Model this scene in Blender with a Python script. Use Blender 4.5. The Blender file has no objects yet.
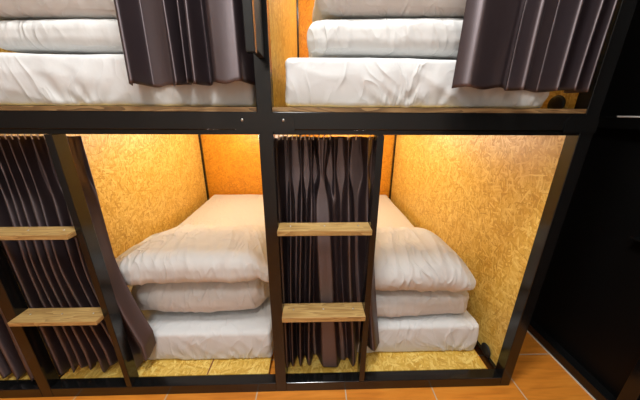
import bpy, bmesh, math, random
from mathutils import Vector, Matrix, noise
random.seed(7)
S = bpy.context.scene
COL = S.collection
PI = math.pi

# ------------------------------------------------------------------ layout (metres)
XL, XC, XR = -1.0746, -0.1332, 0.8137        # front post centres
XO = XL - 0.943                              # post beyond the left edge of the photo
W = 0.0424                                   # square tube
U1, U2 = -0.7537, 0.1887                     # left faces of the ladder rails
ZB, ZD = 1.0541, 1.1020                      # middle beam, underside / top
DEP = 1.79                                   # rear panels
TOP = 2.20

# ------------------------------------------------------------------ helpers
def smooth(a, b, x):
    t = min(1, max(0, (x - a) / (b - a))) if a != b else float(x > a)
    return t * t * (3 - 2 * t)

def nz(x, y, z):
    return noise.noise(Vector((x, y, z)))

def link(name, mesh, mat, parent=None, shade=False):
    o = bpy.data.objects.new(name, mesh)
    COL.objects.link(o)
    if mat: mesh.materials.append(mat)
    if parent: o.parent = parent
    if shade:
        for p in mesh.polygons: p.use_smooth = True
    return o

def tag(o, label, cat, group=None, kind=None):
    if label: o['label'] = label
    if cat: o['category'] = cat
    if group: o['group'] = group
    if kind: o['kind'] = kind
    return o

def box_uv(bm, off=(0, 0)):
    uv = bm.loops.layers.uv.verify()
    for f in bm.faces:
        n = f.normal
        a = max(range(3), key=lambda i: abs(n[i]))
        for l in f.loops:
            c = l.vert.co
            if a == 0: l[uv].uv = (c.y + off[0], c.z + off[1])
            elif a == 1: l[uv].uv = (c.x + off[0], c.z + off[1])
            else: l[uv].uv = (c.x + off[0], c.y + off[1])

def add_box(bm, x0, x1, y0, y1, z0, z1, bev=0.0):
    r = bmesh.ops.create_cube(bm, size=1.0)
    vs = r['verts']
    for v in vs:
        v.co = Vector(((x0 + x1) / 2 + v.co.x * (x1 - x0), (y0 + y1) / 2 + v.co.y * (y1 - y0),
                       (z0 + z1) / 2 + v.co.z * (z1 - z0)))
    if bev > 0:
        es = list({e for v in vs for e in v.link_edges})
        bmesh.ops.bevel(bm, geom=es, offset=bev, segments=2, profile=0.5, affect='EDGES')
    return bm

def finish(name, bm, mat, parent=None, shade=False, off=None):
    bm.normal_update()
    box_uv(bm, off or (random.uniform(0, 9), random.uniform(0, 9)))
    me = bpy.data.meshes.new(name)
    bm.to_mesh(me); bm.free()
    return link(name, me, mat, parent, shade)

def box(name, mat, x0, x1, y0, y1, z0, z1, bev=0.0, parent=None, off=None):
    return finish(name, add_box(bmesh.new(), x0, x1, y0, y1, z0, z1, bev), mat, parent, False, off)

def add_cyl(bm, p, q, r, seg=12, r2=None):
    p, q = Vector(p), Vector(q)
    d = q - p
    m = Matrix.Translation((p + q) / 2) @ d.to_track_quat('Z', 'Y').to_matrix().to_4x4()
    bmesh.ops.create_cone(bm, cap_ends=True, segments=seg, radius1=r, radius2=r if r2 is None else r2,
                          depth=d.length, matrix=m)

def add_tube(bm, pts, r, seg=8):
    pts = [Vector(p) for p in pts]
    rings = []
    for i, p in enumerate(pts):
        t = (pts[min(i + 1, len(pts) - 1)] - pts[max(i - 1, 0)]).normalized()
        q = t.to_track_quat('Z', 'Y')
        rings.append([bm.verts.new(p + q @ Vector((r * math.cos(2 * PI * k / seg), r * math.sin(2 * PI * k / seg), 0)))
                      for k in range(seg)])
    for a, b in zip(rings, rings[1:]):
        for k in range(seg):
            bm.faces.new((a[k], a[(k + 1) % seg], b[(k + 1) % seg], b[k]))
    bm.faces.new(rings[0][::-1]); bm.faces.new(rings[-1])

# ------------------------------------------------------------------ materials
class NT:
    def __init__(s, name):
        s.m = bpy.data.materials.new(name); s.m.use_nodes = True
        s.t = s.m.node_tree; s.b = s.t.nodes['Principled BSDF']
    def n(s, typ, **kw):
        o = s.t.nodes.new(typ)
        ins = kw.pop('ins', {})
        for k, v in kw.items(): setattr(o, k, v)
        for k, v in ins.items():
            if isinstance(v, bpy.types.NodeSocket): s.t.links.new(v, o.inputs[k])
            else: o.inputs[k].default_value = v
        return o
    def l(s, a, b): s.t.links.new(a, b)
    def math(s, op, a, b=0.0, c=0.0):
        o = s.n('ShaderNodeMath', operation=op, ins={0: a, 1: b, 2: c}); return o.outputs[0]
    def mix(s, f, a, b, mode='MIX'):
        o = s.n('ShaderNodeMix', data_type='RGBA', blend_type=mode)
        for k, v in ((0, f), (6, a), (7, b)):
            if isinstance(v, bpy.types.NodeSocket): s.l(v, o.inputs[k])
            else: o.inputs[k].default_value = v if k == 0 else (*v, 1) if len(v) == 3 else v
        return o.outputs[2]
    def ramp(s, f, stops):
        o = s.n('ShaderNodeValToRGB', ins={0: f}); e = o.color_ramp.elements
        while len(e) < len(stops): e.new(0.5)
        for q, (p, c) in zip(e, stops): q.position = p; q.color = (*c, 1)
        return o.outputs[0]
    def bump(s, h, strength, dist=0.002):
        o = s.n('ShaderNodeBump', ins={'Height': h, 'Strength': strength, 'Distance': dist})
        s.l(o.outputs[0], s.b.inputs['Normal'])
    def set(s, **kw):
        for k, v in kw.items():
            k = k.replace('_', ' ')
            if isinstance(v, bpy.types.NodeSocket): s.l(v, s.b.inputs[k])
            else: s.b.inputs[k].default_value = (*v, 1) if isinstance(v, tuple) and len(v) == 3 else v

def plain(name, col, rough=0.5, metal=0.0, spec=0.5):
    t = NT(name); t.set(Base_Color=col, Roughness=rough, Metallic=metal, Specular_IOR_Level=spec)
    tc = t.n('ShaderNodeTexCoord').outputs['Object']
    nn = t.n('ShaderNodeTexNoise', ins={'Vector': tc, 'Scale': 60.0, 'Detail': 3.0})
    t.bump(nn.outputs['Fac'], 0.06, 0.002)
    return t.m

def make_black_steel(name, col=(0.005, 0.005, 0.005), rough=0.17, ior=1.50):
    t = NT(name)
    tc = t.n('ShaderNodeTexCoord').outputs['Object']
    a = t.n('ShaderNodeTexNoise', ins={'Vector': tc, 'Scale': 9.0, 'Detail': 4.0}).outputs['Fac']
    b = t.n('ShaderNodeTexNoise', ins={'Vector': tc, 'Scale': 160.0, 'Detail': 2.0}).outputs['Fac']
    t.set(Base_Color=t.mix(a, col, tuple(c * 1.5 for c in col)),
          Roughness=t.math('ADD', rough - 0.05, t.math('MULTIPLY', a, 0.10)), Specular_IOR_Level=0.5, IOR=ior)
    t.bump(b, 0.02, 0.0006)
    return t.m

def make_osb(name, dark, mid, light):
    """oriented strand board: four layers of long chips laid at different angles, the highest chip shows"""
    t = NT(name)
    uv = t.n('ShaderNodeUVMap').outputs[0]
    warp = t.n('ShaderNodeTexNoise', ins={'Vector': uv, 'Scale': 14.0, 'Detail': 2.0}).outputs['Color']
    w = t.n('ShaderNodeVectorMath', operation='SCALE', ins={0: warp, 'Scale': 0.018}).outputs[0]
    base = t.n('ShaderNodeVectorMath', operation='ADD', ins={0: uv, 1: w}).outputs[0]
    best = None
    for k, (ang, sx, sy) in enumerate(((0.25, 24, 140), (1.15, 21, 120), (2.05, 27, 155), (2.75, 20, 108), (1.65, 34, 170))):
        mp = t.n('ShaderNodeMapping', ins={'Vector': base, 'Rotation': (0, 0, ang), 'Location': (3.1 * k, 1.7 * k, 0)})
        ml = t.n('ShaderNodeVectorMath', operation='MULTIPLY', ins={0: mp.outputs[0], 1: (sx, sy, 1)}).outputs[0]
        vo = t.n('ShaderNodeTexVoronoi', voronoi_dimensions='2D', ins={'Vector': ml, 'Scale': 1.0, 'Randomness': 1.0})
        de = t.n('ShaderNodeTexVoronoi', voronoi_dimensions='2D', feature='DISTANCE_TO_EDGE', ins={'Vector': ml, 'Scale': 1.0, 'Randomness': 1.0}).outputs['Distance']
        fib = t.n('ShaderNodeTexNoise', ins={'Vector': t.n('ShaderNodeVectorMath', operation='MULTIPLY', ins={0: ml, 1: (1.0, 7.0, 1)}).outputs[0], 'Scale': 1.0, 'Detail': 2.0}).outputs['Fac']
        sp = t.n('ShaderNodeSeparateColor', ins={0: vo.outputs['Color']})
        pr, tone = sp.outputs[0], sp.outputs[1]
        edge = t.n('ShaderNodeMapRange', ins={0: de, 1: 0.0, 2: 0.10, 3: 0.0, 4: 1.0}).outputs[0]
        pr = t.math('ADD', pr, t.math('MULTIPLY', edge, 0.12))
        tone = t.math('ADD', t.math('MULTIPLY', tone, 0.62), t.math('MULTIPLY', fib, 0.38))
        tone = t.math('MULTIPLY', tone, t.math('ADD', 0.62, t.math('MULTIPLY', edge, 0.38)))
        if best is None: best = (pr, tone)
        else:
            gt = t.math('GREATER_THAN', pr, best[0])
            mx = t.math('MAXIMUM', pr, best[0])
            mt = t.n('ShaderNodeMix', data_type='FLOAT', ins={0: gt, 2: best[1], 3: tone}).outputs[0]
            best = (mx, mt)
    tone = best[1]
    col = t.ramp(tone, ((0.08, dark), (0.40, mid), (0.80, light)))
    big = t.n('ShaderNodeTexNoise', ins={'Vector': uv, 'Scale': 5.0, 'Detail': 3.0}).outputs['Fac']
    col = t.mix(t.math('MULTIPLY', big, 0.30), col, mid)
    t.set(Base_Color=col, Roughness=0.42, Specular_IOR_Level=0.5)
    t.bump(tone, 0.28, 0.003)
    return t.m

def make_cotton(name, col, bump=0.6):
    t = NT(name)
    tc = t.n('ShaderNodeTexCoord').outputs['Object']
    wp = t.n('ShaderNodeTexNoise', ins={'Vector': tc, 'Scale': 4.0, 'Detail': 1.0}).outputs['Color']
    v = t.n('ShaderNodeVectorMath', operation='ADD', ins={0: tc, 1: t.n('ShaderNodeVectorMath', operation='SCALE', ins={0: wp, 'Scale': 0.22}).outputs[0]}).outputs[0]
    hs = []
    for rot, sc, seed, k in (((0.2, 0.45, 0.2), (17, 9, 5.5), 0.0, 1.0), ((0.1, -0.6, 0.5), (21, 10, 7), 5.3, 0.8)):
        mp = t.n('ShaderNodeMapping', ins={'Vector': v, 'Rotation': rot, 'Scale': sc, 'Location': (seed, seed, 0)}).outputs[0]
        a = t.n('ShaderNodeTexNoise', ins={'Vector': mp, 'Scale': 1.0, 'Detail': 1.0, 'Roughness': 0.4}).outputs['Fac']
        r = t.math('SUBTRACT', 1.0, t.math('MULTIPLY', t.math('ABSOLUTE', t.math('SUBTRACT', a, 0.5)), 9.0))
        r = t.math('POWER', t.math('MAXIMUM', r, 0.0), 1.6)
        msk = t.n('ShaderNodeTexNoise', ins={'Vector': tc, 'Scale': 5.0 + seed, 'Detail': 1.0}).outputs['Fac']
        hs.append(t.math('MULTIPLY', t.math('MULTIPLY', r, k), t.n('ShaderNodeMapRange', ins={0: msk, 1: 0.40, 2: 0.62, 3: 0.12, 4: 1.0}).outputs[0]))
    b = t.n('ShaderNodeTexNoise', ins={'Vector': tc, 'Scale': 34.0, 'Detail': 3.0}).outputs['Fac']
    h = t.math('ADD', t.math('ADD', hs[0], hs[1]), t.math('MULTIPLY', b, 0.35))
    t.set(Base_Color=col, Roughness=0.85, Specular_IOR_Level=0.2, Sheen_Weight=0.08)
    t.bump(h, bump, 0.006)
    return t.m

def make_satin(name, col):
    t = NT(name)
    tc = t.n('ShaderNodeTexCoord').outputs['Object']
    mp = t.n('ShaderNodeMapping', ins={'Vector': tc, 'Scale': (1.0, 1.0, 0.25)}).outputs[0]
    a = t.n('ShaderNodeTexNoise', ins={'Vector': mp, 'Scale': 26.0, 'Detail': 4.0, 'Distortion': 0.6}).outputs['Fac']
    t.set(Base_Color=col, Roughness=t.math('ADD', 0.38, t.math('MULTIPLY', a, 0.14)), Specular_IOR_Level=0.5, IOR=2.15,
          Specular_Tint=(1.0, 0.84, 0.88, 1), Anisotropic=0.8)
    up = t.n('ShaderNodeCombineXYZ', ins={0: 0.0, 1: 0.0, 2: 1.0})         # the warp threads run down the cloth
    t.l(up.outputs[0], t.b.inputs['Tangent'])
    t.bump(a, 0.12, 0.003)
    return t.m

def make_pine(name, c0, c1, c2):
    t = NT(name)
    uv = t.n('ShaderNodeUVMap').outputs[0]
    mp = t.n('ShaderNodeMapping', ins={'Vector': uv, 'Scale': (1.6, 14.0, 1)}).outputs[0]
    wv = t.n('ShaderNodeTexNoise', ins={'Vector': mp, 'Scale': 2.2, 'Detail': 2.0, 'Distortion': 0.8}).outputs['Fac']
    ring = t.math('FRACT', t.math('MULTIPLY', wv, 7.0))
    fine = t.n('ShaderNodeTexNoise', ins={'Vector': t.n('ShaderNodeMapping', ins={'Vector': uv, 'Scale': (6, 160, 1)}).outputs[0], 'Scale': 1.0, 'Detail': 3.0}).outputs['Fac']
    f = t.math('ADD', t.math('MULTIPLY', ring, 0.55), t.math('MULTIPLY', fine, 0.5))
    t.set(Base_Color=t.ramp(f, ((0.15, c2), (0.5, c1), (0.95, c0))), Roughness=0.45)
    t.bump(f, 0.1, 0.001)
    return t.m

def make_tiles(name):
    t = NT(name)
    tc = t.n('ShaderNodeTexCoord').outputs['Object']
    mp = t.n('ShaderNodeMapping', ins={'Vector': tc, 'Location': (0.2335 + 0.367 * 8, 0.22 + 0.366 * 8, 0)}).outputs[0]
    br = t.n('ShaderNodeTexBrick', offset=0.0, squash=1.0, ins={'Vector': mp, 'Scale': 1.0, 'Brick Width': 0.367, 'Row Height': 0.366, 'Mortar Size': 0.0026, 'Mortar Smooth': 0.2, 'Bias': 0.0,
        'Color1': (0.0, 0.0, 0.0, 1), 'Color2': (1, 1, 1, 1), 'Mortar': (0.5, 0.5, 0.5, 1)})
    g = t.n('ShaderNodeTexNoise', ins={'Vector': t.n('ShaderNodeMapping', ins={'Vector': tc, 'Scale': (3.0, 26.0, 1)}).outputs[0], 'Scale': 1.6, 'Detail': 5.0, 'Distortion': 0.7}).outputs['Fac']
    c = t.ramp(g, ((0.3, (0.62, 0.19, 0.018)), (0.55, (0.83, 0.285, 0.030)), (0.8, (0.90, 0.36, 0.05))))
    c = t.mix(t.math('MULTIPLY', t.n('ShaderNodeSeparateColor', ins={0: br.outputs['Color']}).outputs[0], 0.25), c, (0.52, 0.15, 0.02))
    c = t.mix(br.outputs['Fac'], c, (0.62, 0.48, 0.34))
    t.set(Base_Color=c, Roughness=0.38)
    t.bump(t.math('SUBTRACT', 1.0, br.outputs['Fac']), 0.4, 0.002)
    return t.m

def make_plaster(name, col):
    t = NT(name)
    tc = t.n('ShaderNodeTexCoord').outputs['Object']
    a = t.n('ShaderNodeTexNoise', ins={'Vector': tc, 'Scale': 40.0, 'Detail': 4.0}).outputs['Fac']
    t.set(Base_Color=col, Roughness=0.8); t.bump(a, 0.1, 0.002)
    return t.m

STEEL = make_black_steel('black_gloss_steel')
STEEL2 = make_black_steel('black_locker_steel', (0.002, 0.002, 0.002), 0.5, 1.3)
OSB = make_osb('strand_board', (0.46, 0.23, 0.025), (0.70, 0.43, 0.070), (0.92, 0.70, 0.22))
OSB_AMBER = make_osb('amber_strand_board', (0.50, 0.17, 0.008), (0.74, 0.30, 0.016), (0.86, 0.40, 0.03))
COTTON = make_cotton('white_cotton', (0.69, 0.685, 0.67))
SHEET = make_cotton('white_fitted_sheet', (0.69, 0.69, 0.685), 0.45)
SATIN = make_satin('plum_satin', (0.020, 0.0145, 0.0168))
PINE = make_pine('pine_board', (0.60, 0.40, 0.16), (0.48, 0.29, 0.095), (0.27, 0.14, 0.045))
TILE = make_tiles('terracotta_tiles')
PLASTER = make_plaster('pale_plaster', (0.74, 0.73, 0.70))
EDGE = make_pine('raw_board_edge', (0.42, 0.27, 0.12), (0.24, 0.14, 0.055), (0.08, 0.045, 0.02))
CEIL = make_plaster('grey_ceiling', (0.34, 0.34, 0.33))
GROUT = plain('white_sealant', (0.66, 0.58, 0.48), 0.6)
ZINC = plain('zinc_screw', (0.75, 0.74, 0.72), 0.3, 1.0)
RUBBER = plain('black_rubber', (0.008, 0.008, 0.008), 0.6)
NYLON = plain('white_nylon', (0.82, 0.80, 0.76), 0.4)

# ------------------------------------------------------------------ the room
def structure(o): o['kind'] = 'structure'; return o
RX0, RX1, RY0, RY1, RH = -3.60, 1.62, -1.62, 1.90, 2.65
structure(box('floor', TILE, RX0 - .1, RX1 + .1, RY0 - .1, RY1 + .1, -0.10, 0.0))
structure(box('ceiling', CEIL, RX0 - .1, RX1 + .1, RY0 - .1, RY1 + .1, RH, RH + 0.1))
structure(box('wall_left', PLASTER, RX0 - .1, RX0, RY0, RY1, 0, RH))
structure(box('wall_right', PLASTER, RX1, RX1 + .1, RY0, RY1, 0, RH))
structure(box('wall_back', PLASTER, RX0 - .1, RX1 + .1, RY1, RY1 + .1, 0, RH))
structure(box('wall_front', PLASTER, RX0 - .1, RX1 + .1, RY0 - .1, RY0, 0, RH))
structure(box('trim_1', GROUT, 1.1385, 1.1440, RY0, RY1, 0, 0.004))

# ------------------------------------------------------------------ bunk bed
bunk = bpy.data.objects.new('bunk_bed', None); COL.objects.link(bunk)
bunk.location = (0, 0, 0)
tag(bunk, 'black steel two-tier pod bunk lined with orange strand board, with pine ladder steps', 'bunk bed')
BV = 0.0018
posts = (XO, XL, XC, XR)
for x in posts:
    box('post', STEEL, x - W/2, x + W/2, 0.0, W, 0.0, TOP, BV, bunk)
    box('rear_post', STEEL, x - W/2, x + W/2, DEP - W, DEP, 0.0, TOP, BV, bunk)
for a, b in zip(posts, posts[1:]):
    x0, x1 = a + W/2, b - W/2
    box('base_beam', STEEL, x0, x1, 0.0, 0.0419, 0.0, 0.0469, BV, bunk)
    box('middle_beam', STEEL, x0, x1, 0.0, 0.0419, ZB, ZD, BV, bunk)
    box('beam_lip', STEEL, x0, x1, 0.006, 0.0419, 1.0395, ZB - 0.0006, 0.001, bunk)
    box('top_beam', STEEL, x0, x1, 0.0, 0.0419, TOP - 0.048, TOP, BV, bunk)
    box('rear_beam', STEEL, x0, x1, DEP - 0.04, DEP, ZB, ZD - 0.0005, BV, bunk)
    # boards: lower platform, upper deck, roof, rear panels
    box('platform', OSB, a + 0.0225, b - 0.058, 0.043, DEP - 0.044, 0.034, 0.0485, 0, bunk)
    box('deck', OSB, x0 + 0.001, x1 - 0.001, 0.0365, DEP - 0.043, ZD + 0.0003, ZD + 0.0125, 0.0, bunk)
    box('deck_edging', EDGE, x0 + 0.001, x1 - 0.001, 0.0006, 0.0362, ZD + 0.0003, ZD + 0.0125, 0.0004, bunk)  # dark raw edge, widened over the deck top to cut yellow bounce light
    box('roof_panel', OSB, x0 + 0.001, x1 - 0.001, 0.0015, DEP - 0.043, TOP - 0.062, TOP - 0.0485, 0, bunk)
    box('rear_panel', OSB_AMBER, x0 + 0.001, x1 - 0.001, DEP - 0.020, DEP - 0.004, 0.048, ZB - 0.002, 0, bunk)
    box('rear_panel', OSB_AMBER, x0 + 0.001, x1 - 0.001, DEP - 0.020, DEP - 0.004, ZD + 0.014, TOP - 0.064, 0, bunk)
for x in posts:
    y0, y1 = W + 0.001, DEP - W - 0.001
    box('side_rail', STEEL, x - W/2, x + W/2, y0, y1, 0.0, 0.0455, BV, bunk)
    box('side_rail', STEEL, x - W/2, x + W/2, y0, y1, ZB, ZD - 0.0005, BV, bunk)
    box('side_panel', OSB, x - 0.008, x + 0.008, y0, y1, 0.0462, ZB - 0.001, 0, bunk)
    box('side_panel', OSB, x - 0.008, x + 0.008, y0, y1, ZD + 0.0005, TOP - 0.050, 0, bunk)
# seam strip in the left platform
bm = bmesh.new()
for (xa, ya), (xb, yb) in (((-0.452, 0.0435), (-0.444, 0.30)),):
    vs = [bm.verts.new(v) for v in ((xa, ya, .0488), (xa + .006, ya, .0488), (xb + .006, yb, .0488), (xb, yb, .0488))]
    up = [bm.verts.new(v.co + Vector((0, 0, .0006))) for v in vs]
    bm.faces.new(vs[::-1]); bm.faces.new(up)
    for k in range(4): bm.faces.new((vs[k], vs[(k+1) % 4], up[(k+1) % 4], up[k]))
finish('platform_seam', bm, plain('seam_glue', (0.22, 0.07, 0.02), 0.6), bunk)

# ladders: a slim rail beside the post and two pine steps
def ladder(u, post_x, steps):
    r = box('ladder_rail', STEEL, u, u + 0.0215, 0.0, 0.046, 0.0474, 1.0390, BV, bunk)
    for (zt, th, yf, yb) in steps:
        x0, x1 = post_x + W/2 + 0.0006, u - 0.0006
        s = box('ladder_step', PINE, x0, x1, yf, yb, zt - th, zt, 0.0015, bunk, (random.uniform(0, 5), random.uniform(0, 5)))
        for f in (0.13, 0.5, 0.87):
            bm = bmesh.new()
            add_cyl(bm, (x0 + (x1 - x0) * f, (yf + yb) / 2 + 0.004, zt - 0.001), (x0 + (x1 - x0) * f, (yf + yb) / 2 + 0.004, zt + 0.0012), 0.0035, 12, 0.0026)
            finish('screw', bm, ZINC, s, True)
        bt = box('step_bracket', STEEL, x0 + 0.0002, x1 - 0.0002, 0.004, yb - 0.004, zt - th - 0.010, zt - th - 0.0004, 0.001, bunk)
ladder(U1, XL, ((0.742, 0.0165, -0.030, 0.034), (0.410, 0.0165, -0.031, 0.040)))
ladder(U2, XC, ((0.750, 0.018, -0.031, 0.034), (0.410, 0.021, -0.030, 0.044)))

# joint plates on the middle beam
for x0, x1, bolts in ((XC - 0.085, XC + 0.083, (XC - 0.063, XC + 0.052)), (XR - 0.075, XR + W/2 + 0.001, ()), (XL - 0.085, XL + 0.083, (XL - 0.063,))):
    bm = bmesh.new()
    z0, z1 = ZB - 0.006, ZD - 0.003
    c = 0.016
    pts = [(x0, z0), (x1, z0), (x1, z1 - c), (x1 - c, z1), (x0 + c, z1), (x0, z1 - c)]
    fr = [bm.verts.new((x, -0.0032, z)) for x, z in pts]
    bk = [bm.verts.new((x, -0.0002, z)) for x, z in pts]
    bm.faces.new(fr); bm.faces.new(bk[::-1])
    for k in range(len(pts)):
        bm.faces.new((fr[k], bk[k], bk[(k+1) % len(pts)], fr[(k+1) % len(pts)]))
    bmesh.ops.recalc_face_normals(bm, faces=bm.faces)
    pl = finish('joint_plate', bm, STEEL, bunk)
    for bx in bolts:
        bm = bmesh.new(); add_cyl(bm, (bx, -0.0030, ZB + 0.026), (bx, -0.0055, ZB + 0.026), 0.0042, 12, 0.003)
        finish('bolt', bm, ZINC, pl, True)

# upright grab bar standing proud of the centre post on the upper tier
bm = bmesh.new()
add_box(bm, XC - 0.0105, XC + 0.0105, -0.130, -0.108, 1.225, 1.75, BV)
gb = finish('grab_bar', bm, STEEL, bunk)
bm = bmesh.new(); add_box(bm, XC - 0.0085, XC + 0.0085, -0.1075, -0.0005, 1.236, 1.739, 0.001)
finish('bar_bracket', bm, RUBBER, gb)

# curtain rails behind the beam
for a, b in zip(posts, posts[1:]):
    for z in (1.0445, TOP - 0.070):
        bm = bmesh.new()
        add_cyl(bm, (a + W/2 + .001, 0.062, z), (b - W/2 - .001, 0.062, z), 0.004, 10)
        finish('curtain_rail', bm, STEEL, bunk, True)

# black cable grommets on the right-hand wall
for (y, z, h) in ((0.118, 0.0475, 0.050), (0.110, ZD + 0.014, 0.042)):
    bm = bmesh.new()
    r = bmesh.ops.create_uvsphere(bm, u_segments=24, v_segments=14, radius=1.0)
    for v in r['verts']:
        v.co = Vector((XR - 0.0085 - max(0, 0.5 + 0.5 * v.co.x) * 0.020, y + v.co.y * 0.031, z + h * 0.35 + v.co.z * h * 0.65))
        v.co.z = max(v.co.z, z)
    finish('cable_grommet', bm, RUBBER, bunk, True)

# ------------------------------------------------------------------ soft goods
def lattice(nx, ny, nzz):
    idx, vs, fs = {}, [], []
    def vid(i, j, k):
        key = (i, j, k)
        if key not in idx: idx[key] = len(vs); vs.append((2*i/nx - 1, 2*j/ny - 1, 2*k/nzz - 1))
        return idx[key]
    for k in (0, nzz):
        for i in range(nx):
            for j in range(ny):
                q = (vid(i, j, k), vid(i+1, j, k), vid(i+1, j+1, k), vid(i, j+1, k)); fs.append(q if k else q[::-1])
    for j in (0, ny):
        for i in range(nx):
            for k in range(nzz):
                q = (vid(i, j, k), vid(i, j, k+1), vid(i+1, j, k+1), vid(i+1, j, k)); fs.append(q if j else q[::-1])
    for i in (0, nx):
        for j in range(ny):
            for k in range(nzz):
                q = (vid(i, j, k), vid(i, j+1, k), vid(i, j+1, k+1), vid(i, j, k+1)); fs.append(q if i else q[::-1])
    return vs, fs

def rounded(nx, ny, nzz, h, r):
    """list of (point, normal) of a rounded box with half sizes h and corner radii r"""
    vs, fs = lattice(nx, ny, nzz)
    out = []
    for v in vs:
        p = [v[a] * h[a] for a in range(3)]
        q = [max(-(h[a] - r[a]), min(h[a] - r[a], p[a])) for a in range(3)]
        d = Vector([(p[a] - q[a]) / r[a] for a in range(3)])
        # cube corner -> sphere octant, evenly spread
        x, y, z = d
        m = max(abs(x), abs(y), abs(z), 1e-6)
        e = Vector([math.tan(c / m * PI / 4) if abs(c) < m else math.copysign(1, c) for c in d]) 
        e = e.normalized() * min(1.0, m)
        n = Vector([e[a] / r[a] for a in range(3)])
        n = n.normalized() if n.length > 0 else Vector((0, 0, 1))
        out.append((Vector([q[a] + r[a] * e[a] for a in range(3)]), n))
    return out, fs

def soft(name, mat, pts, fs, fn):
    me = bpy.data.meshes.new(name)
    me.from_pydata([fn(p, n) for p, n in pts], [], fs)
    me.validate(); me.update()
    return link(name, me, mat, None, True)

def ridge(x, y, z):
    a = 1 - abs(nz(x, y, z)) * 2.2
    return max(0, a) ** 2

def mattress(x0, x1, y0, y1, z0, zf, zb, seed, label, group):
    h = ((x1 - x0)/2, (y1 - y0)/2, (zf - z0)/2)
    pts, fs = rounded(110, 120, 18, h, (0.018, 0.013, 0.012))
    cx, cy, cz = (x0 + x1)/2, (y0 + y1)/2, (z0 + zf)/2
    tucks = [random.Random(seed + i).uniform(-0.95, 0.95) * h[0] for i in range(5)]
    def fn(p, n):
        t = (p.z + h[2]) / (2 * h[2])            # 0 bottom, 1 top
        d = 0.003 * nz(p.x * 3 + seed, p.y * 3, p.z * 3)
        if n.y < -0.3:                           # front face: creases fan out of the tucks at the bottom edge
            for k, tx in enumerate(tucks):
                dx, dz = p.x - tx, p.z + h[2] + 0.02
                ang = math.atan2(dz, dx)
                rr = math.hypot(dx, dz)
                fall = math.exp(-(rr / 0.13) ** 2)
                d += 0.0024 * fall * math.sin(ang * (9 + 2 * (k % 3)) + seed * 1.3 + k) * (-n.y)
            wv = nz(p.x * 5 + p.z * 9 + seed * 2, p.z * 3 - p.x * 2, seed)
            d += 0.0034 * (max(0, 1 - abs(wv) * 3.2)) ** 2 * (1.1 - 0.6 * t)
        elif abs(n.x) > 0.4:
            wv = nz(p.y * 9 + p.z * 9, p.z * 5 - p.y * 5, seed + 4)
            d += 0.004 * (max(0, 1 - abs(wv) * 3)) ** 2
        else:
            d += 0.002 * ridge(p.x * 5, p.y * 2.2 + p.x, seed) * smooth(-0.2, 0.4, p.z / h[2])
        q = p + n * d
        y = q.y + cy
        q.z += t * (zb - zf) * smooth(y0 + 0.22, y0 + 0.62, y)       # thinner where the stack weighs on it
        # bulging lower side and a soft waist line
        if n.y < -0.2: q.y -= 0.008 * math.sin(PI * t)
        if t < 0.12 and q.z + cz < z0: q.z = z0 - cz
        return (q.x + cx, y if False else q.y + cy, max(q.z + cz, z0))
    o = soft('mattress', SHEET, pts, fs, fn)
    return tag(o, label, 'mattress', group)

G_M = 'white mattresses in the bunk bays'
LOWZ, UPZ = 0.0497, ZD + 0.0137
mattress(-0.99, -0.186, 0.114, 1.735, LOWZ, 0.198, 0.315, 11.3, 'white mattress in the lower bay between the two ladders', G_M)
mattress(-0.085, 0.752, 0.130, 1.735, LOWZ, 0.198, 0.310, 4.7, 'white mattress in the lower bay on the right, beside the bare orange wall', G_M)
mattress(-1.005, -0.168, 0.040, 1.735, UPZ, 1.249, 1.262, 8.1, 'white mattress on the upper deck left of the centre post', G_M)
mattress(-0.076, 0.700, 0.040, 1.735, UPZ, 1.246, 1.262, 2.2, 'white mattress on the upper deck right of the centre post', G_M)
mattress(-1.95, -1.175, 0.128, 1.735, LOWZ, 0.198, 0.300, 6.6, 'white mattress corner showing at the left edge, beyond the left post', G_M)

def bundle(name, cat, x0, x1, y0, y1, z0, z1, seed, label, group, shape=None, wr=0.007, rx=0.10, rise=0.0, yr=0.0):
    h = ((x1 - x0)/2, (y1 - y0)/2, (z1 - z0)/2)
    pts, fs = rounded(200, 90, 34, h, (min(rx, h[0]*.9), min(h[2] * (1.4 if h[2] > .08 else 0.85), h[1]*.9), h[2] * (0.98 if h[2] > .08 else 0.85)))
    cx, cy, cz = (x0 + x1)/2, (y0 + y1)/2, (z0 + z1)/2
    def fn(p, n):
        t = p.z / h[2]
        u = p.x / h[0]
        d = 0.010 * nz(p.x * 4.2 + seed, p.y * 4.2, p.z * 5 + seed)
        # creases running over the roll, pulled sideways towards the ends
        s = 13 + 4 * nz(seed, p.x * 2, 0)
        cr = nz(p.x * s + seed * 3 + p.z * 5.0 * math.copysign(1, u) * abs(u), p.z * 5 + p.y * 3.0, seed + p.y)
        d += wr * (max(0, 1 - abs(cr) * 2.6) ** 1.5) * (0.35 + 0.65 * smooth(0.1, 0.95, abs(t)) + 0.5 * smooth(0.6, 1, abs(u)))
        cr2 = nz(p.x * 31 + p.y * 12 + seed, p.z * 12 + p.x * 6, seed * 2)
        d += wr * 0.45 * (max(0, 1 - abs(cr2) * 2.5)) * (0.4 + smooth(0.5, 1, abs(u)))
        if t < -0.75 or (t > 0.75 and name == 'duvet'): d *= 0.25
        q = p + n * d
        if shape:
            q = Vector(shape(q, u, t, h))
        z = max(q.z + cz, z0)
        z += rise * smooth(yr + 0.22, yr + 0.62, q.y + cy) * (1 - t) / 2      # its underside follows the mattress
        return (q.x + cx, q.y + cy, z)
    o = soft(name, COTTON, pts, fs, fn)
    return tag(o, label, cat, group)

G_D, G_P = 'folded white duvets stacked on the mattresses', 'white pillows on top of the folded duvets'
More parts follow.
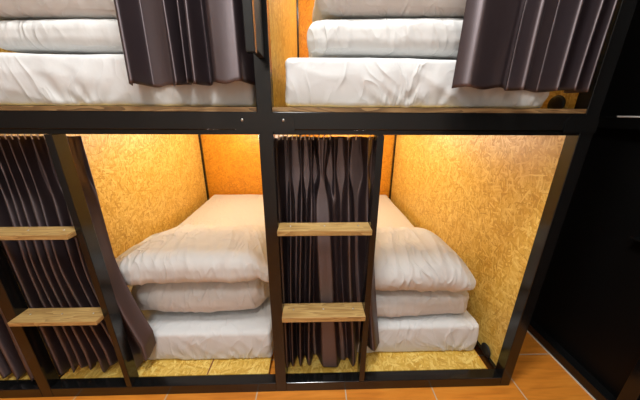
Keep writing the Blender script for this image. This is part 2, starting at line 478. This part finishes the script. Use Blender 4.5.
# lower bay between the ladders
def sh_a(q, u, t, h):
    return (q.x, q.y + 0.02 * u * u, q.z * (1 - 0.10 * smooth(0.4, -1, u)) )
bundle('duvet', 'duvet', -0.83, -0.196, 0.160, 0.60, 0.2065, 0.428, 3.1,
       'folded white duvet under the pillow in the lower bay between the ladders', G_D, sh_a, 0.006, 0.08, 0.122, 0.114)
def sh_b(q, u, t, h):
    k = 1 - 0.62 * smooth(-0.40, -1.02, u) - 0.25 * smooth(0.75, 1.05, u)
    z = (q.z + h[2]) * k - h[2]
    z -= 0.055 * smooth(-0.1, 1.0, q.y / h[1]) * (1 if t > 0 else 0.2)
    z -= 0.07 * smooth(0.86, 1.02, u) * (1 if t < 0 else 0.6)
    return (q.x, q.y + 0.03 * smooth(-0.4, -1, u), z)
bundle('pillow', 'pillow', -0.885, -0.178, 0.112, 0.58, 0.433, 0.566, 9.4,
       'big white pillow tapering to its left end, in the lower bay between the ladders', G_P, sh_b, 0.008, 0.16)
# lower bay on the right
bundle('duvet', 'duvet', -0.07, 0.724, 0.152, 0.60, 0.2065, 0.336, 5.5,
       'folded white duvet under the pillow in the lower bay on the right', G_D, sh_a, 0.007, 0.05, 0.118, 0.130)
def sh_c(q, u, t, h):
    k = 1 - 0.52 * smooth(0.62, 1.0, u)
    z = (q.z + h[2]) * k - h[2]
    z -= 0.05 * smooth(0.0, 1.0, q.y / h[1]) * (1 if t > 0 else 0.2)
    return (q.x, q.y, z)
bundle('pillow', 'pillow', -0.07, 0.718, 0.115, 0.58, 0.350, 0.545, 1.9,
       'tall white pillow slumping against the bare orange wall, lower bay on the right', G_P, sh_c, 0.008, 0.10)
# upper bays
bundle('duvet', 'duvet', -0.012, 0.66, 0.068, 0.62, 1.2640, 1.362, 7.7,
       'folded white duvet on the upper mattress right of the centre post', G_D, sh_a, 0.0045, 0.06)
bundle('pillow', 'pillow', 0.010, 0.66, 0.066, 0.60, 1.3660, 1.48, 6.2,
       'white pillow topmost on the stack right of the centre post, upper deck', G_P, None, 0.005, 0.09)
bundle('duvet', 'duvet', -0.940, -0.21, 0.070, 0.62, 1.2645, 1.346, 2.8,
       'folded white duvet on the upper mattress left of the centre post', G_D, sh_a, 0.0045, 0.07)
bundle('pillow', 'pillow', -0.985, -0.21, 0.068, 0.60, 1.3500, 1.45, 4.1,
       'white pillow topmost on the stack left of the centre post, upper deck', G_P, None, 0.005, 0.09)

# ------------------------------------------------------------------ curtains
def curtain(xt0, xt1, xb0, xb1, zt, hem, folds, seed, label, yc=0.030, amp=0.024, pinch=True, hooks=(), NS=300, NT_=90, flare=None, yb=None, hug=False):
    """folds: (s_top, s_bottom, width, height); each fold is a ridge towards the room.  hem(s) gives the bottom height."""
    vs, fs = [], []
    for j in range(NT_ + 1):
        t = j / NT_
        for i in range(NS + 1):
            s = i / NS
            if pinch:
                g = 1 - 0.62 * math.exp(-((t - 0.14) / 0.06) ** 2) - 0.35 * smooth(0.16, 0.06, t)
                grow = 0.55 + 0.45 * smooth(0.13, 0.5, t)
            else:
                g, grow = 1.0, 1.0
            f = 0.0
            for (a, b, w, hgt) in folds:
                c = a + (b - a) * smooth(0.05, 1.0, t) + 0.010 * nz(seed + a * 9, t * 2.5, 0)
                ww = w * g
                e = (s - c) / (ww * 1.45)
                if abs(e) < 1: f += hgt * ((0.5 + 0.5 * math.cos(PI * e)) if w < 0.1 else 1 - smooth(0.35, 1.0, abs(e)))
                if pinch and t < 0.15 and abs(e) < 1.5:           # narrow fingers above each pinch
                    f += 0.14 * hgt * math.cos(e * 9.0) * math.exp(-e * e * 2) * smooth(0.16, 0.10, t)
            f = min(f, 0.75 + 0.25 * math.tanh((f - 0.75) * 4)) if f > 0.75 else f
            f *= grow
            f += 0.07 * nz(s * 6 + seed, t * 2.2, seed)
            x0 = xt0 + (xb0 - xt0) * t ** 1.3
            x1 = xt1 + (xb1 - xt1) * (flare(t) if flare else t ** 1.3)
            x = x0 + (x1 - x0) * s + 0.02 * s * (1 - s) * nz(s * 9, t * 3, seed + 5)
            z = zt + (hem(s) - zt) * t
            y = yc + ((yb - yc) * t if yb is not None else 0) + amp - 2 * amp * min(1.08, f)
            if hug: y += (0.047 - y) * (1 - smooth(0.02, 0.08, s))
            vs.append((x, y, z))
    n = NS + 1
    for j in range(NT_):
        for i in range(NS):
            a = j * n + i
            fs.append((a, a + n, a + n + 1, a + 1))
    me = bpy.data.meshes.new('curtain')
    me.from_pydata(vs, [], fs); me.update()
    o = link('curtain', me, SATIN, None, True)
    md = o.modifiers.new('thickness', 'SOLIDIFY'); md.thickness = 0.0016; md.offset = 0
    tag(o, label, 'curtain', 'plum satin curtains of the bunk bays')
    for a in hooks:                          # white hooks between the heading and the rail
        x = xt0 + (xt1 - xt0) * a
        bm = bmesh.new()
        add_tube(bm, [(x - 0.004, 0.056, zt - 0.006), (x - 0.0035, 0.054, zt + 0.004), (x, 0.054, zt + 0.012), (x + 0.004, 0.056, zt + 0.016), (x + 0.004, 0.062, zt + 0.0225)], 0.0019, 6)
        finish('curtain_hook', bm, NYLON, o, True)
    return o

# lower, behind the left ladder
curtain(-1.060, -0.742, -1.058, -0.668, 1.026,
        lambda s: 0.062 + 0.085 * smooth(0.86, 1.0, s) + 0.040 * abs(math.sin(s * 19 + .6)) ** 1.5 * smooth(0.05, .2, s),
        [(0.02, 0.01, .035, 1.0), (0.12, 0.15, .040, .95), (0.20, 0.24, .036, .9), (0.29, 0.34, .040, 1.0), (0.38, 0.45, .042, .9),
         (0.47, 0.55, .038, 1.0), (0.60, 0.66, .040, .85), (0.75, 0.77, .038, .9), (0.93, 0.93, .055, .9)],
        1.7, 'dark plum curtain gathered behind the left ladder', yc=0.079, amp=0.0265, hooks=[.03 + .06 * k for k in range(16)],
        flare=lambda t: min(1.0, max(0.0, (t - 0.50) / 0.42)) ** 1.4, yb=0.073, hug=True)
# lower, behind the centre ladder
curtain(-0.120, 0.205, -0.120, 0.292, 1.026,
        lambda s: 0.075 - 0.012 * smooth(.2, .6, s) + 0.075 * smooth(0.70, 0.78, s),
        [(0.02, 0.01, .030, 1.0), (0.13, 0.08, .030, .95), (0.25, 0.16, .032, .95), (0.35, 0.25, .034, .9), (0.47, 0.47, .105, 1.0),
         (0.60, 0.62, .035, .35), (0.73, 0.72, .050, .95), (0.93, 0.92, .070, .75)],
        5.2, 'dark plum curtain with pinch pleats behind the centre ladder', yc=0.083, amp=0.0305, hooks=[.06, .10, .14, .19, .23, .27, .31, .35, .39, .44, .49, .55, .72, .80, .93],
        flare=lambda t: t ** 1.5, yb=0.078, hug=True)
# lower, beyond the left post
curtain(-1.50, -1.125, -1.40, -1.120, 1.026, lambda s: 0.056 + 0.02 * abs(math.sin(s * 14)),
        [(0.1, 0.1, .06, .9), (0.3, 0.32, .05, .9), (0.52, 0.52, .06, 1.0), (0.70, 0.68, .05, .9), (0.9, 0.90, .07, 1.0)],
        8.8, 'dark plum curtain at the left edge, beyond the left post', yc=0.075, amp=0.030, yb=0.055)
# upper, left of the centre post
curtain(-0.455, -0.156, -0.480, -0.155, TOP - 0.075, lambda s: 1.166 + 0.009 * s + 0.003 * math.sin(s * 30),
        [(.03, .05, .06, .95), (.38, .38, .055, .75), (.47, .485, .025, .85), (.545, .555, .045, 1.0), (.80, .81, .15, 1.0)],
        3.3, 'dark plum curtain hanging left of the centre post on the upper tier', yc=-0.006, amp=0.030, pinch=False)
# upper, right end
curtain(0.398, 0.772, 0.386, 0.766, TOP - 0.075, lambda s: 1.166 - 0.006 * s + 0.003 * math.sin(s * 25),
        [(.20, .20, .20, .85), (.48, .47, .05, 1.0), (.77, .74, .04, .8), (.89, .87, .030, .85), (.975, .965, .02, .8)],
        6.9, 'dark plum curtain at the right end of the upper tier', yc=-0.006, amp=0.030, pinch=False)

# ------------------------------------------------------------------ black cabinet along the right
cab = bpy.data.objects.new('steel_cabinet', None); COL.objects.link(cab); cab.location = (1.144, 0, 0)
bpy.context.view_layer.update()
tag(cab, 'black steel cabinet along the right edge, opposite the bunk end', 'cabinet')
def cpart(name, mat, x0, x1, y0, y1, z0, z1, bev=0.002, parent=cab):
    o = box(name, mat, x0 - 1.144, x1 - 1.144, y0, y1, z0, z1, bev, parent); return o
cpart('body', STEEL2, 1.190, 1.600, -1.58, 1.86, 0.0005, 2.20)
cpart('base_beam', STEEL, 1.1445, 1.1895, -0.115, 1.86, 0.0005, 0.0465)
cpart('base_beam', STEEL, 1.1445, 1.1895, -1.58, -0.161, 0.0005, 0.0465)
cpart('post', STEEL, 1.1445, 1.1895, -0.160, -0.116, 0.0005, 2.20)
cpart('middle_beam', STEEL2, 1.1500, 1.1895, -0.115, 1.86, 1.048, 1.089)
bm = bmesh.new(); add_box(bm, 0.002, 0.012, -0.10, 0.224, 1.0895, 1.0945, 0.001)
h1 = finish('door_handle', bm, NYLON, cab); h1['label'] = 'pale handle strip'
bm = bmesh.new(); add_box(bm, 0.010, 0.0455, -0.10, 0.05, 0.672, 0.680, 0.001)
finish('shelf_lip', bm, STEEL, cab)

# ------------------------------------------------------------------ lights
def area(name, loc, target, sx, sy, power, col):
    L = bpy.data.lights.new(name, 'AREA'); L.shape = 'RECTANGLE'; L.size = sx; L.size_y = sy
    L.energy = power; L.color = col
    o = bpy.data.objects.new(name, L); COL.objects.link(o); o.location = loc
    d = Vector(target) - Vector(loc)
    o.rotation_euler = d.to_track_quat('-Z', 'Y').to_euler()
    return o
area('ceiling_or_fill_lamp', (-0.08, -0.44, 2.60), (-0.08, -0.44, 0), 0.30, 0.30, 33, (0.98, 0.985, 0.97))
area('ceiling_or_fill_lamp', (-0.25, -1.32, 2.60), (-0.25, -1.32, 0), 0.40, 0.40, 20, (0.98, 0.985, 0.97))  # added fill lamp, unseen, lifts the bedding fronts under the beam
WARM = (1.0, 0.95, 0.90)
for a, b in zip(posts, posts[1:]):
    m = (a + b) / 2
    dim = 0.25 if a == XO else 1.0
    for y, z, p in ((1.42, 0.975, 6.5), (0.80, 0.985, 6.5), (1.30, 2.05, 8.0), (0.60, 2.05, 4.5)):  # each tier's forward lamp is added fill for bedding tops and partition
        L = bpy.data.lights.new('bay_or_fill_lamp', 'POINT'); L.energy = p * dim; L.color = WARM; L.shadow_soft_size = 0.05
        o = bpy.data.objects.new('bay_or_fill_lamp', L); COL.objects.link(o); o.location = (m, y, z)
wd = bpy.data.worlds.new('world'); S.world = wd; wd.use_nodes = True
wd.node_tree.nodes['Background'].inputs[0].default_value = (0, 0, 0, 1)

# ------------------------------------------------------------------ camera
f, pi_, ya, ro, d, hh = 258.64724, 0.328, 0.0301, 0.00534, 0.76681, 1.10246
F = Vector((math.sin(ya) * math.cos(pi_), math.cos(ya) * math.cos(pi_), -math.sin(pi_)))
R = Vector((math.cos(ya), -math.sin(ya), 0)); U = R.cross(F)
R2 = math.cos(ro) * R + math.sin(ro) * U; U2 = -math.sin(ro) * R + math.cos(ro) * U
cd = bpy.data.cameras.new('camera'); cam = bpy.data.objects.new('camera', cd); COL.objects.link(cam)
M = Matrix((R2, U2, -F)).transposed().to_4x4(); M.translation = (0, -d, hh)
cam.matrix_world = M
cd.sensor_fit = 'HORIZONTAL'; cd.sensor_width = 36; cd.lens = f * 36 / 640; cd.clip_start = 0.02
S.camera = cam
vs_ = S.view_settings
vs_.view_transform = 'Standard'; vs_.look = 'None'; vs_.gamma = 1.0; vs_.exposure = 0.0; vs_.use_curve_mapping = False
